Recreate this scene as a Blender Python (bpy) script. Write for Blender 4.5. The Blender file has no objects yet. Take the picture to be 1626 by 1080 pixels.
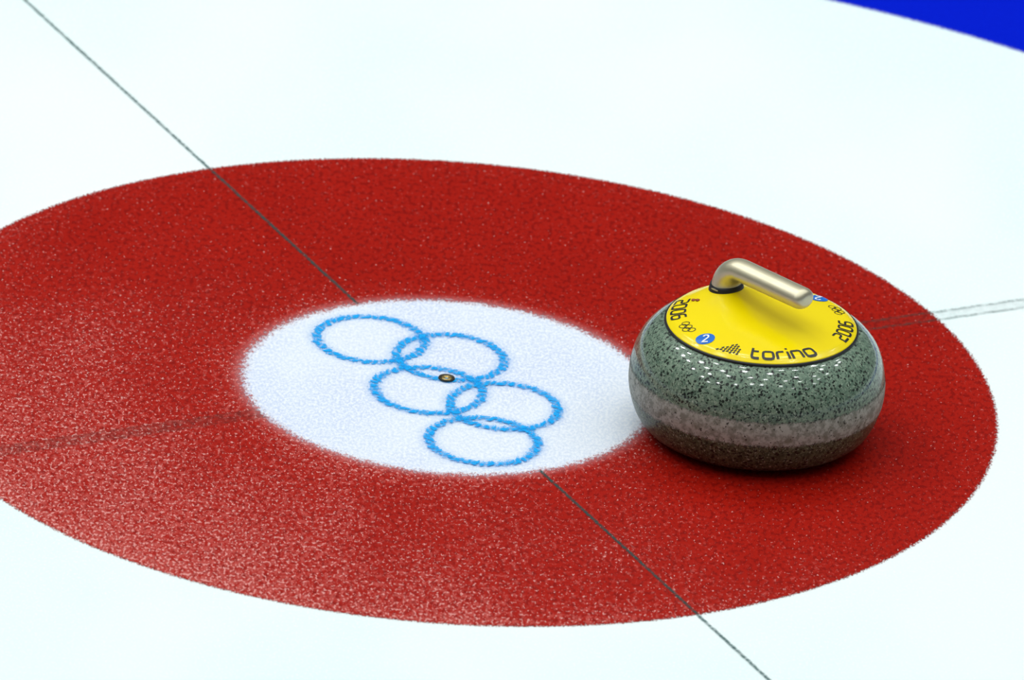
import bpy, math, random
import numpy as np
from mathutils import Matrix
random.seed(4)
S = bpy.context.scene
C = S.collection
S.view_settings.view_transform = 'Standard'
S.view_settings.look = 'None'
PI = math.pi
D2R = PI/180

# ------------------------------------------------------------------ camera (long lens, metres)
AZ, EL, ROLL, DIST, TX, TY, FPX = -2.066434, .42962, .07883, math.exp(3.099594), .124129, .089419, math.exp(10.363502)
dv = np.array([math.cos(EL)*math.cos(AZ), math.cos(EL)*math.sin(AZ), math.sin(EL)])
pos = np.array([TX,TY,0]) + DIST*dv
fw = -dv
r_ = np.cross(fw, [0,0,1]); r_ /= np.linalg.norm(r_); u_ = np.cross(r_, fw)
rt = math.cos(ROLL)*r_ + math.sin(ROLL)*u_
up = -math.sin(ROLL)*r_ + math.cos(ROLL)*u_
cam = bpy.data.cameras.new('camera'); co = bpy.data.objects.new('camera', cam); C.objects.link(co)
M = Matrix.Identity(4)
for i in range(3):
    M[i][0] = rt[i]; M[i][1] = up[i]; M[i][2] = -fw[i]; M[i][3] = pos[i]
co.matrix_world = M
cam.sensor_width = 36; cam.sensor_fit = 'HORIZONTAL'; cam.lens = FPX/1626*36
cam.clip_end = 200
S.camera = co
ang_u = AZ + PI/2
RIN = .22759
SX, SY = .27136, -.21109
NB = (-.04147,.0411); H1 = (.04591,-.03817)
RV = [(-.0765,.0205),(-.0720,.0180)]
RC = [(-.02804,.13786),(.03628,.06708),(-.02563,-.00289),(.03587,-.0672),(-.02659,-.14116)]
PC = (.00711,.01764)

# ------------------------------------------------------------------ helpers
def link(o, parent=None):
    C.objects.link(o)
    if parent: o.parent = parent
    return o
def mesh_obj(name, v, fc, mat, parent=None, smooth=True):
    me = bpy.data.meshes.new(name); me.from_pydata(v, [], fc); me.update()
    if smooth: me.polygons.foreach_set('use_smooth', [True]*len(me.polygons))
    me.materials.append(mat)
    return link(bpy.data.objects.new(name, me), parent)
def tag(o, label, cat, group=None):
    o['label'] = label; o['category'] = cat
    if group: o['group'] = group
    return o
def empty(name, l, rz=0):
    o = bpy.data.objects.new(name, None); C.objects.link(o); o.location = l; o.rotation_euler = (0,0,rz); o.empty_display_size = .05
    return o
def catmull(P, n=8):
    P = [np.array(q, float) for q in P]; out = []
    Q = [2*P[0]-P[1]] + P + [2*P[-1]-P[-2]]
    for i in range(1, len(Q)-2):
        for k in range(n):
            t = k/n
            out.append(.5*(2*Q[i]+(Q[i+1]-Q[i-1])*t+(2*Q[i-1]-5*Q[i]+4*Q[i+1]-Q[i+2])*t*t+(3*Q[i]-Q[i-1]-3*Q[i+1]+Q[i+2])*t**3))
    out.append(P[-1]); return out
def lathe(name, prof, mat, parent=None, n=144):
    v, fc = [], []
    m = len(prof)
    for (r, z) in prof:
        for k in range(n):
            t = 2*PI*k/n; v.append((r*math.cos(t), r*math.sin(t), z))
    for i in range(m-1):
        j = i+1
        for k in range(n):
            k2 = (k+1) % n
            fc.append((i*n+k, i*n+k2, j*n+k2, j*n+k))
    return mesh_obj(name, v, fc, mat, parent)
def annulus(name, r0, r1, z, mat, parent=None, n=256, rings=3):
    v, fc = [], []
    for i in range(rings+1):
        r = r0+(r1-r0)*i/rings
        for k in range(n):
            t = 2*PI*k/n; v.append((r*math.cos(t), r*math.sin(t), z))
    for i in range(rings):
        for k in range(n):
            k2 = (k+1) % n
            fc.append((i*n+k, (i+1)*n+k, (i+1)*n+k2, i*n+k2))
    return mesh_obj(name, v, fc, mat, parent)

# ------------------------------------------------------------------ materials
class T:
    def __init__(s, name):
        s.m = bpy.data.materials.new(name); s.m.use_nodes = True
        s.t = s.m.node_tree; s.b = s.t.nodes['Principled BSDF']
        s.tc = s.t.nodes.new('ShaderNodeTexCoord').outputs['Object']
        s.gv = None
    def set(s, sock, v):
        if isinstance(v, bpy.types.NodeSocket): s.t.links.new(v, sock)
        else: sock.default_value = v
    def math(s, op, a, b=0.0, clamp=False):
        n = s.t.nodes.new('ShaderNodeMath'); n.operation = op; n.use_clamp = clamp
        s.set(n.inputs[0], a); s.set(n.inputs[1], b); return n.outputs[0]
    def noise(s, scale, detail=2, rough=.5, vec=None):
        n = s.t.nodes.new('ShaderNodeTexNoise'); s.set(n.inputs['Vector'], vec or s.gv or s.tc)
        n.inputs['Scale'].default_value = scale; n.inputs['Detail'].default_value = detail; n.inputs['Roughness'].default_value = rough
        return n.outputs['Fac']
    def voro(s, scale, out='Distance', vec=None):
        n = s.t.nodes.new('ShaderNodeTexVoronoi'); s.set(n.inputs['Vector'], vec or s.tc); n.inputs['Scale'].default_value = scale
        return n.outputs[out]
    def ramp(s, v, a, b, c=0.0, d=1.0):
        n = s.t.nodes.new('ShaderNodeMapRange'); n.interpolation_type = 'SMOOTHSTEP'
        s.set(n.inputs[0], v); n.inputs[1].default_value = a; n.inputs[2].default_value = b; n.inputs[3].default_value = c; n.inputs[4].default_value = d
        return n.outputs[0]
    def mix(s, f, a, b):
        n = s.t.nodes.new('ShaderNodeMix'); n.data_type = 'RGBA'
        s.set(n.inputs[0], f)
        s.set(n.inputs[6], a if not isinstance(a, tuple) else (*a,1)); s.set(n.inputs[7], b if not isinstance(b, tuple) else (*b,1))
        return n.outputs[2]
    def xyz(s):
        n = s.t.nodes.new('ShaderNodeSeparateXYZ'); s.set(n.inputs[0], s.tc); return n.outputs
    def grain(s, stretch=.55):
        """frost grain drawn out along the sheet: returns the two ground directions"""
        x = s.xyz(); ca, sa = math.cos(ang_u), math.sin(ang_u)
        uu = s.math('ADD', s.math('MULTIPLY', x[0], ca), s.math('MULTIPLY', x[1], sa))
        vv = s.math('ADD', s.math('MULTIPLY', x[0], -sa), s.math('MULTIPLY', x[1], ca))
        n = s.t.nodes.new('ShaderNodeCombineXYZ'); s.set(n.inputs[0], uu); s.set(n.inputs[1], s.math('MULTIPLY', vv, stretch))
        s.gv = n.outputs[0]
        return uu, vv
    def length(s):
        x = s.xyz(); return s.math('SQRT', s.math('ADD', s.math('MULTIPLY', x[0], x[0]), s.math('MULTIPLY', x[1], x[1])))
    def bump(s, h, strength, dist):
        n = s.t.nodes.new('ShaderNodeBump'); s.set(n.inputs['Height'], h); n.inputs['Strength'].default_value = strength; n.inputs['Distance'].default_value = dist
        s.t.links.new(n.outputs[0], s.b.inputs['Normal'])
    def out(s, **k):
        for n, v in k.items():
            sock = s.b.inputs[n.replace('_',' ')]
            s.set(sock, (*v,1) if isinstance(v, tuple) and len(v) == 3 else v)
        return s.m
def plain(name, col, rough=.4, metal=0, **k):
    return T(name).out(Base_Color=col, Roughness=rough, Metallic=metal, **k)
def ice_finish(t, spec=.35):
    t.bump(t.noise(260, 3, .6), .25, .0015)
    return dict(Roughness=.45, Specular_IOR_Level=spec)

t = T('ice'); t.grain()
c = t.mix(t.ramp(t.noise(2.2, 3), .35, .65), (.80,.945,.935), (.88,.96,.955))
c = t.mix(t.ramp(t.noise(420, 2), .5, .75), c, (.93,.98,.98))
MICE = t.out(Base_Color=c, **ice_finish(t, .25))

t = T('button_ice'); t.grain()
c = t.mix(t.ramp(t.noise(7, 3), .38, .62), (.60,.68,.85), (.70,.77,.87))
c = t.mix(t.ramp(t.noise(330, 3, .65), .36, .66), c, (.86,.90,.955))
MBUT = t.out(Base_Color=c, **ice_finish(t, .2))

# red paint under frost
t = T('red_ice_paint'); uu, vv = t.grain()
L = t.length()
pert = t.math('ADD', t.math('MULTIPLY', t.math('SUBTRACT', t.noise(300, 3, .7), .5), .036), t.math('MULTIPLY', t.math('SUBTRACT', t.noise(60, 2), .5), .008))
Li = t.math('ADD', L, pert)
pert2 = t.math('MULTIPLY', t.math('SUBTRACT', t.noise(420, 2, .6), .5), .014)
Lo = t.math('ADD', L, pert2)
alpha = t.math('MULTIPLY', t.ramp(Li, RIN-.007, RIN+.009), t.math('SUBTRACT', 1.0, t.ramp(Lo, .606, .612)))
frost_glare = t.math('ADD', t.math('MULTIPLY', uu, -.75), t.math('MULTIPLY', vv, -.85))  # frost grows toward the near left, with the ice glare there painted in
frost_glare = t.math('ADD', frost_glare, t.math('MULTIPLY', t.math('SUBTRACT', t.noise(6, 3), .5), .7))
frost_glare = t.ramp(frost_glare, -.20, .75, .0, .78)
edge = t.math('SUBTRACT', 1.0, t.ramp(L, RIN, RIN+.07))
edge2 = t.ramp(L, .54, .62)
frost_glare = t.math('ADD', frost_glare, t.math('ADD', t.math('MULTIPLY', edge, .28), t.math('MULTIPLY', edge2, .12)))
fr = t.math('ADD', t.noise(165, 4, .72), t.math('MULTIPLY', frost_glare, .215))
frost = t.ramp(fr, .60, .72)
fr2 = t.math('ADD', t.noise(310, 2, .6), t.math('MULTIPLY', frost_glare, .17))
spk = t.ramp(fr2, .672, .735)
base = t.mix(t.noise(9, 4, .6), (.30,.0060,.0025), (.41,.011,.0045))
base = t.mix(t.math('ADD', t.ramp(t.noise(205, 3), .36, .54, .0, .72), .28, True), (.19,.0028,.0018), base)
base = t.mix(t.math('MULTIPLY', frost_glare, .12), base, (.60,.10,.085))
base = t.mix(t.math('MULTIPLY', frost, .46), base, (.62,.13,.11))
base = t.mix(t.math('MULTIPLY', spk, .60), base, (.85,.45,.41))  # pale frost crystals, their sparkle glints painted into the colour
base = t.mix(t.math('MULTIPLY', t.math('SUBTRACT', 1.0, t.ramp(L, RIN-.01, RIN+.020)), .50), base, (.72,.32,.32))
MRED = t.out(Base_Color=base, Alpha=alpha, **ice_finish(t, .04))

t = T('blue_ice_paint'); t.grain()
L = t.length()
Lo = t.math('ADD', L, t.math('MULTIPLY', t.math('SUBTRACT', t.noise(380, 2, .6), .5), .012))
alpha = t.math('MULTIPLY', t.ramp(Lo, 1.213, 1.224), t.math('SUBTRACT', 1.0, t.ramp(Lo, 1.826, 1.832)))
c = t.mix(t.noise(200, 3), (.0,.008,.52), (.0,.014,.60))
MBLU = t.out(Base_Color=c, Alpha=alpha, **ice_finish(t, .02))

RR, RW = .060, .0058
t = T('emblem_blue_paint')
L = t.length(); x = t.xyz()
Lp = t.math('ADD', L, t.math('MULTIPLY', t.math('SUBTRACT', t.noise(170, 3, .65), .5), .018))
d = t.math('ABSOLUTE', t.math('SUBTRACT', Lp, RR))
core = t.math('SUBTRACT', 1.0, t.ramp(d, RW-.0026, RW+.0014))
th = t.math('ARCTAN2', x[1], x[0])
wv = t.math('SINE', t.math('ADD', t.math('ADD', t.math('MULTIPLY', th, 38.0), t.math('MULTIPLY', t.math('SUBTRACT', L, RR), 420.0)), t.math('MULTIPLY', t.noise(60, 2), 12.0)))
chips = t.math('MULTIPLY', t.ramp(wv, -.95, -.35, .58, 1.0), t.ramp(t.noise(200, 2, .65), .36, .52, .38, 1.0))
halo = t.math('MULTIPLY', t.math('SUBTRACT', 1.0, t.ramp(t.math('ABSOLUTE', t.math('SUBTRACT', L, RR)), .002, .0170)), .15)
alpha = t.math('MAXIMUM', t.math('MULTIPLY', core, chips), halo)
c = t.mix(t.noise(240, 2), (.003,.31,.84), (.015,.45,.90))
MEMB = t.out(Base_Color=c, Alpha=alpha, **ice_finish(t, .1))

t = T('centre_line_paint')
x = t.xyz()
dd = t.math('ADD', t.math('ABSOLUTE', x[0]), t.math('MULTIPLY', t.math('SUBTRACT', t.noise(300, 2), .5), .0026))
alpha = t.math('MULTIPLY', t.math('SUBTRACT', 1.0, t.ramp(dd, .0007, .0032)), t.ramp(t.noise(170, 3, .7), .34, .62, .28, .78))
MCL = t.out(Base_Color=(.02,.095,.09), Alpha=alpha, **ice_finish(t, .05))
t = T('tee_line_paint')
x = t.xyz()
ay = t.math('ABSOLUTE', t.math('ADD', x[1], t.math('MULTIPLY', t.math('SUBTRACT', t.noise(250, 2), .5), .003)))
ed = t.math('SUBTRACT', 1.0, t.ramp(t.math('ABSOLUTE', t.math('SUBTRACT', ay, .0095)), .0004, .0048))
fill = t.math('MULTIPLY', t.math('SUBTRACT', 1.0, t.ramp(ay, .008, .016)), t.ramp(x[0], -.2, .2, .19, .09))
al = t.math('MAXIMUM', t.math('MULTIPLY', ed, t.ramp(x[0], -.2, .2, .26, .46)), fill)
alpha = t.math('MULTIPLY', al, t.ramp(t.noise(110, 3, .7), .34, .68, .25, 1.0))
MTL = t.out(Base_Color=(.015,.075,.065), Alpha=alpha, **ice_finish(t, .05))

# granite
t = T('polished_granite')
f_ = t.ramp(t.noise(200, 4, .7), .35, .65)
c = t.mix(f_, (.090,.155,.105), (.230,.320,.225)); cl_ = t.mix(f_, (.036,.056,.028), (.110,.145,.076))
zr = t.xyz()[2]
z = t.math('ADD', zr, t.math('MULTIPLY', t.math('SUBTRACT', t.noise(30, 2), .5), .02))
c = t.mix(t.ramp(z, .030, .105), cl_, c)  # underside shade and red ice reflection painted in as darker olive low granite
c = t.mix(t.ramp(t.noise(420, 2, .6), .58, .70), c, (.38,.46,.35))
sp = t.ramp(t.noise(360, 2, .55), .575, .62)
sp2 = t.math('SUBTRACT', 1.0, t.ramp(t.voro(170), .24, .36))
sp2 = t.math('MULTIPLY', sp2, t.ramp(t.noise(55, 2), .44, .51))
c = t.mix(t.math('MAXIMUM', sp, t.math('MULTIPLY', sp2, .94)), c, (.006,.008,.006))
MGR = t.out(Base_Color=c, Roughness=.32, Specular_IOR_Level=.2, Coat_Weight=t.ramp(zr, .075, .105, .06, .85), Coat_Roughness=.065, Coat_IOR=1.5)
t = T('rough_granite_band')
c = t.mix(t.ramp(t.noise(120, 4, .7), .38, .62), (.20,.215,.170), (.40,.42,.36))
c = t.mix(t.ramp(t.noise(40, 3, .7), .56, .71), c, (.16,.165,.115))
c = t.mix(t.ramp(t.noise(300, 2, .55), .62, .68), c, (.045,.045,.035))
zz = t.math('ADD', t.xyz()[2], t.math('MULTIPLY', t.math('SUBTRACT', t.noise(250, 3, .7), .5), .010))
al = t.math('MULTIPLY', t.ramp(zz, .0455, .0500), t.math('SUBTRACT', 1.0, t.ramp(zz, .0735, .0785)))
MBA = t.out(Base_Color=c, Alpha=al, Roughness=.5, Specular_IOR_Level=.2)
t = T('yellow_plastic')
MYE = t.out(Base_Color=t.mix(t.noise(20,2), (.95,.71,.0), (.96,.76,.0)), Roughness=.18, Specular_IOR_Level=.4)
MBK = plain('black_rubber', (.006,.006,.006), .5)
MIK = plain('black_ink', (.012,.010,.006), .45)
MBD = plain('blue_badge', (.0,.15,.62), .35)
MWH = plain('white_ink', (.85,.88,.9), .4)
t = T('brushed_metal'); MME = t.out(Base_Color=t.mix(t.noise(60,3), (.56,.51,.35), (.64,.59,.43)), Metallic=.75, Roughness=.40)
MBRS = plain('brass', (.42,.30,.10), .35, .8)
MDK = plain('dark_metal', (.05,.045,.03), .4, .6)
MRV = plain('rivet_metal', (.30,.06,.01), .4, .2)

# ------------------------------------------------------------------ ice and markings
o = mesh_obj('floor', [(-7,-7,0),(7,-7,0),(7,7,0),(-7,7,0)], [(0,1,2,3)], MICE, None, False); o['kind'] = 'structure'
tag(annulus('blue_ring', 1.205, 1.845, .0003, MBLU), 'broad deep blue circle band in the white ice at the far corner', 'ice marking')
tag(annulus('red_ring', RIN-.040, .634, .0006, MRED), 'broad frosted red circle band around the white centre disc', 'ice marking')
tag(annulus('button', .0001, RIN+.040, .0003, MBUT, rings=2), 'frosted white centre disc inside the red band', 'ice marking')
def strip(name, rects, z, mat):
    v, fc = [], []
    for (x0,y0,x1,y1) in rects:
        b = len(v); v += [(x0,y0,z),(x1,y0,z),(x1,y1,z),(x0,y1,z)]; fc.append((b,b+1,b+2,b+3))
    return mesh_obj(name, v, fc, mat, None, False)
tag(strip('centre_line', [(-.004,RIN,.004,6),(-.004,-6,.004,-RIN)], .0010, MCL), 'thin dark line running diagonally from the far corner to the near edge', 'ice marking')
tag(strip('tee_line', [(RIN,-.018,6,.018),(-6,-.018,-RIN,.018)], .0009, MTL), 'faint wide grey line crossing the ice sideways behind the stone', 'ice marking')
em = empty('ring_emblem', (0,0,0)); tag(em, 'emblem of five interlocking blue rings on the white centre disc', 'emblem')
for i, g in enumerate(RC):
    r_ = annulus('ring', RR-.019, RR+.019, .0, MEMB, em, 128)
    r_.location = (g[0], g[1], .0012+.0002*i)
    r_.rotation_euler = (0,0,i*1.3)
pin = empty('centre_pin', (PC[0],PC[1],.0018)); tag(pin, 'small round brass pin set in the middle of the white disc', 'pin')
lathe('rim', [(.0092,.0),(.0090,.0012),(.0080,.0016),(.0062,.0010),(.0056,.0002)], MDK, pin, 40)
lathe('core', [(.0060,.0004),(.0052,.0011),(.0038,.0013),(.0028,.0008),(.0022,-.0005),(.0001,-.0006)], MBRS, pin, 40)

# ------------------------------------------------------------------ the stone
KS = .968
st = empty('curling_stone', (SX,SY,.0010), ang_u)
tag(st, 'green speckled granite curling stone with yellow top and metal handle', 'curling stone')
prof = [(.062,.004),(.066,.0005),(.075,.0),(.092,.0006),(.1115,.0036),(.127,.0115),(.1370,.025),(.1430,.041),(.1454,.054),(.1460,.064),(.1452,.076),(.1422,.0915),(.1360,.1060),(.1265,.1175),(.1165,.1253),(.1095,.1288)]
P = catmull([(r*KS, z) for r, z in prof], 5)
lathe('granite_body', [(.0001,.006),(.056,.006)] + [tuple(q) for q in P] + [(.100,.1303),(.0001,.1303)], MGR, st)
band = [(q[0]+.0004, q[1]) for q in P if .036 <= q[1] <= .085]
band = [(band[0][0]-.0008, band[0][1]-.0003)] + band + [(band[-1][0]-.0008, band[-1][1]+.0003)]
lathe('striking_band', band, MBA, st)['label'] = 'pale rough grey band around the middle'
lathe('gasket', [(.0960,.1280),(.1065,.1280),(.1075,.1294),(.1068,.1312),(.0960,.1320)], MBK, st)['label'] = 'black ring under the yellow top'
RP = .1050; ZP = .1320
def plate_z(x, y):
    r = math.hypot(x, y)
    q = min(r/RP, 1.0)
    z = ZP + .0115*(1-q*q) + .0025*min(1,(1-q)/.06)
    dx, dy = x-NB[0], y-NB[1]
    s = math.hypot(dx, dy)
    w = min(1, (1-q)/.30); w = w*(2-w)
    z += .0130*math.exp(-(s/.040)**2)*w
    return z
v, fc = [], []
n = 160; rr = [.0002]+[RP*k/40 for k in range(1,39)]+[RP*.965,RP*.98,RP*.992,RP]
for r in rr:
    for k in range(n):
        tt = 2*PI*k/n; x_, y_ = r*math.cos(tt), r*math.sin(tt); v.append((x_, y_, plate_z(x_, y_)))
for k in range(n):
    tt = 2*PI*k/n; v.append((RP*1.004*math.cos(tt), RP*1.004*math.sin(tt), ZP-.001))
for k in range(n):
    tt = 2*PI*k/n; v.append((RP*math.cos(tt), RP*math.sin(tt), ZP-.002))
for i in range(len(rr)+1):
    for k in range(n):
        k2 = (k+1) % n; fc.append((i*n+k, (i+1)*n+k, (i+1)*n+k2, i*n+k2))
plate = mesh_obj('top_plate', v, fc, MYE, st); plate['label'] = 'glossy yellow domed top plate'

# printed marks: 2-D ribbons wrapped round the plate
def wrapped(name, polys, mat, ang, rb, lift=.0004):
    v, fc = [], []
    for pts, fs in polys:
        b = len(v)
        for (x_, y_) in pts:
            th = ang + x_/rb; r = rb - y_
            X, Y = r*math.cos(th), r*math.sin(th); v.append((X, Y, plate_z(X, Y)+lift))
        fc += [tuple(b+i for i in f_) for f_ in fs]
    return mesh_obj(name, v, fc, mat, plate, False)
def ribbon(pts, w, closed=False):
    P_ = []
    m = len(pts)
    for i in range(m if closed else m-1):
        a_, b_ = np.array(pts[i]), np.array(pts[(i+1) % m])
        k = max(1, int(np.linalg.norm(b_-a_)/.002))
        for j in range(k): P_.append(a_+(b_-a_)*j/k)
    if not closed: P_.append(np.array(pts[-1]))
    m = len(P_); out = []
    for i in range(m):
        pa = P_[(i-1) % m] if (closed or i > 0) else P_[i]
        pb = P_[(i+1) % m] if (closed or i < m-1) else P_[i]
        d1 = P_[i]-pa; d2 = pb-P_[i]
        n1 = np.linalg.norm(d1); n2 = np.linalg.norm(d2)
        d1 = d1/n1 if n1 > 0 else d2/n2; d2 = d2/n2 if n2 > 0 else d1
        tg = d1+d2; tg /= np.linalg.norm(tg); nn = np.array([-tg[1], tg[0]])
        ms = 1/max(.5, nn.dot(np.array([-d1[1], d1[0]])))
        out += [tuple(P_[i]+nn*w/2*ms), tuple(P_[i]-nn*w/2*ms)]
    fs = [(2*i, 2*i+1, 2*((i+1) % m)+1, 2*((i+1) % m)) for i in range(m if closed else m-1)]
    return out, fs
RB = [(.25,0),(.75,0),(.93,.07),(1,.25),(1,.75),(.93,.93),(.75,1),(.25,1),(.07,.93),(0,.75),(0,.25),(.07,.07)]
G = {
 'o': (1.0, [(RB, True)]), '0': (1.0, [(RB, True)]),
 't': (.85, [([(.15,1.4),(.15,.25),(.22,.07),(.4,0),(.85,0)], False), ([(.15,.95),(.8,.95)], False)]),
 'r': (.75, [([(0,0),(0,.75),(.07,.93),(.25,1),(.75,1)], False)]),
 'i': (.0, [([(0,0),(0,1)], False), ([(0,1.3),(0,1.5)], False)]),
 'n': (1.0, [([(0,0),(0,1)], False), ([(0,1),(.75,1),(.93,.93),(1,.75),(1,0)], False)]),
 '2': (1.0, [([(0,1),(.75,1),(.93,.93),(1,.8),(1,.68),(.93,.57),(.75,.5),(.25,.5),(.07,.43),(0,.3),(0,0),(1,0)], False)]),
 '6': (1.0, [([(.9,1),(.25,1),(.07,.93),(0,.75),(0,.25),(.07,.07),(.25,0),(.75,0),(.93,.07),(1,.2),(1,.38),(.93,.5),(.75,.55),(0,.55)], False)]),
 'b': (1.0, [([(0,.78),(.1,.93),(.3,1),(.7,1),(.9,.93),(1,.78),(.95,.62),(.1,.12),(0,0),(1,0)], False)]),
}
def word(txt, w, h, gap, sw):
    polys = []; x_ = 0
    for ch in txt:
        gw, strokes = G[ch]
        for pts, cl_ in strokes: polys.append(ribbon([(x_+a_*w, b_*h) for a_, b_ in pts], sw, cl_))
        x_ += gw*w+gap
    tot = x_-gap
    return [([(a_-tot/2, b_) for a_, b_ in pts], fs) for pts, fs in polys]
def circ(cx, cy, r, n_=24): return [(cx+r*math.cos(2*PI*k/n_), cy+r*math.sin(2*PI*k/n_)) for k in range(n_)]
RT = .1002
for half in (0, 180):
    wrapped('lettering', word('torino', .0120, .0124, .0047, .0031), MIK, (-74+half)*D2R, RT)
    wrapped('lettering', word('2006', .0098, .0152, .0037, .0024), MIK, (-8+half+half/45)*D2R, RT)
    rg = .0042; rp = []
    for (cx, cy) in ((-.0094,.0115),(0,.0115),(.0094,.0115),(-.0047,.007),(.0047,.007)):
        rp.append(ribbon(circ(cx, cy, rg), .0009, True))
    wrapped('ring_mark', rp, MIK, (25+half)*D2R, RT)
    cpts = [(0,.011)] ; fs = []
    for q in (.5,1.0): cpts += circ(0,.011,.0112*q,32)
    for k in range(32):
        k2 = (k+1) % 32; fs += [(0,1+k,1+k2), (1+k,33+k,33+k2,1+k2)]
    wrapped('badge', [(cpts, fs)], MBD, (47+half)*D2R, RT, .0004)
    nm = []
    cr_, sr_ = math.cos(42*D2R), math.sin(42*D2R)
    for pts, fs_ in word('b', .0060, .0140, 0, .0021):
        nm.append(([(a_*cr_-(b_-.0070)*sr_, a_*sr_+(b_-.0070)*cr_+.011) for a_, b_ in pts], fs_))
    wrapped('numeral', nm, MWH, (47+half)*D2R, RT, .0008)
    sq = []
    for col, hgt in enumerate((1,2,3,4,5,4,3)):
        for k in range(hgt):
            cx = -.0120+col*.0040+k*.0004; cy = .0022+k*.0040+(col % 2)*.0014; s_ = .0019
            sq.append(([(cx-s_,cy-s_*.4),(cx+s_*.1,cy-s_),(cx+s_,cy+s_*.2),(cx+s_*.2,cy+s_*1.1)], [(0,1,2,3)]))
    wrapped('pattern_mark', sq, MIK, (-112+half)*D2R, RT)
for (x_, y_) in RV:
    r_ = lathe('rivet', [(.0026,0),(.0024,.0008),(.0012,.0012),(.0001,.0013)], MRV, plate, 20); r_.location = (x_, y_, plate_z(x_, y_)+.0001)

# neck collar and handle
def sweep(name, path, rads, side, mat, parent, m=40, flat=1.0):
    path = [np.array(q) for q in path]; v, fc = [], []
    N = len(path)
    for i in range(N):
        tg = path[min(i+1,N-1)]-path[max(i-1,0)]; tg /= np.linalg.norm(tg)
        nn = np.cross(side, tg)
        for k in range(m):
            th = 2*PI*k/m
            v.append(tuple(path[i]+rads[i]*(math.cos(th)*side*flat+math.sin(th)*nn)))
    for i in range(N-1):
        for k in range(m):
            k2 = (k+1) % m; fc.append((i*m+k, i*m+k2, (i+1)*m+k2, (i+1)*m+k))
    fc.append(tuple(range(m))[::-1]); fc.append(tuple((N-1)*m+k for k in range(m)))
    return mesh_obj(name, v, fc, mat, parent)
hd = np.array([H1[0]-NB[0], H1[1]-NB[1], 0]); hl = np.linalg.norm(hd); hd /= hl
side = np.array([-hd[1], hd[0], 0])
nb = np.array([NB[0], NB[1], 0]); zN = plate_z(*NB)-.001
zH = .1812; BR = .0222
path = [nb+[0,0,zN+.001]]
zb = zH-BR
for k in range(4): path.append(nb+[0,0,zN+.002+(zb-zN-.002)*k/4])
for k in range(13):
    th = PI/2*k/12
    path.append(nb+hd*BR*(1-math.cos(th))+[0,0,zb+BR*math.sin(th)])
for k in range(1, 11):
    path.append(nb+hd*(BR+(hl-.008-BR)*k/10)+[0,0,zH])
N = len(path); rads = []
for i in range(N):
    s = i/(N-1); rads.append(.0162-.0040*min(1, s/.6)-.0002*max(0, s-.6)/.4)
e = path[-1]; rE = rads[-1]
for k in range(1, 13):
    th = PI/2*k/12
    path.append(e+hd*.0100*math.sin(th)); rads.append(rE*(.25+.75*math.cos(th)**.7) if k < 12 else rE*.22)
sweep('handle', path, rads, side, MME, st, 48, 1.26)['label'] = 'smooth pale metal gooseneck handle'
cz = [nb+[0,0,zN-.010], nb+[0,0,zN-.001], nb+[0,0,zN+.002], nb+[0,0,zN+.0045], nb+[0,0,zN+.005]]
sweep('collar', cz, [.0192,.0184,.0178,.0172,.0158], side, MBK, st, 40, 1.12)['label'] = 'black collar at the foot of the handle'

# ------------------------------------------------------------------ light
wd = bpy.data.worlds.new('arena'); S.world = wd; wd.use_nodes = True
nt = wd.node_tree; bg = nt.nodes['Background']
tc = nt.nodes.new('ShaderNodeTexCoord'); sx = nt.nodes.new('ShaderNodeSeparateXYZ'); nt.links.new(tc.outputs['Generated'], sx.inputs[0])
cr = nt.nodes.new('ShaderNodeValToRGB'); nt.links.new(sx.outputs[2], cr.inputs[0])
cr.color_ramp.elements[0].position = 0; cr.color_ramp.elements[0].color = (.04,.045,.05,1)
cr.color_ramp.elements[1].position = 1; cr.color_ramp.elements[1].color = (.44,.48,.49,1)
nt.links.new(cr.outputs[0], bg.inputs[0]); bg.inputs[1].default_value = .7
for i in range(8):
    for j in range(6):
        a_, b_ = (i-3.5)*2.0+random.uniform(-.5,.5), (j-2.3)*2.1+random.uniform(-.5,.5)
        ld = bpy.data.lights.new('arena_lamp', 'POINT'); ld.shadow_soft_size = .21; ld.color = (.97,.998,1)
        ld.energy = 81*(1 - .5*a_/7 + .40*b_/5)
        lo = bpy.data.objects.new('arena_lamp', ld); C.objects.link(lo)
        lo.location = (SX+a_*math.cos(ang_u)-b_*math.sin(ang_u), SY+a_*math.sin(ang_u)+b_*math.cos(ang_u), 8)
cam.dof.use_dof = True
cam.dof.focus_distance = float(np.linalg.norm(np.array([SX,SY,.1])-pos))-.08
cam.dof.aperture_fstop = 8
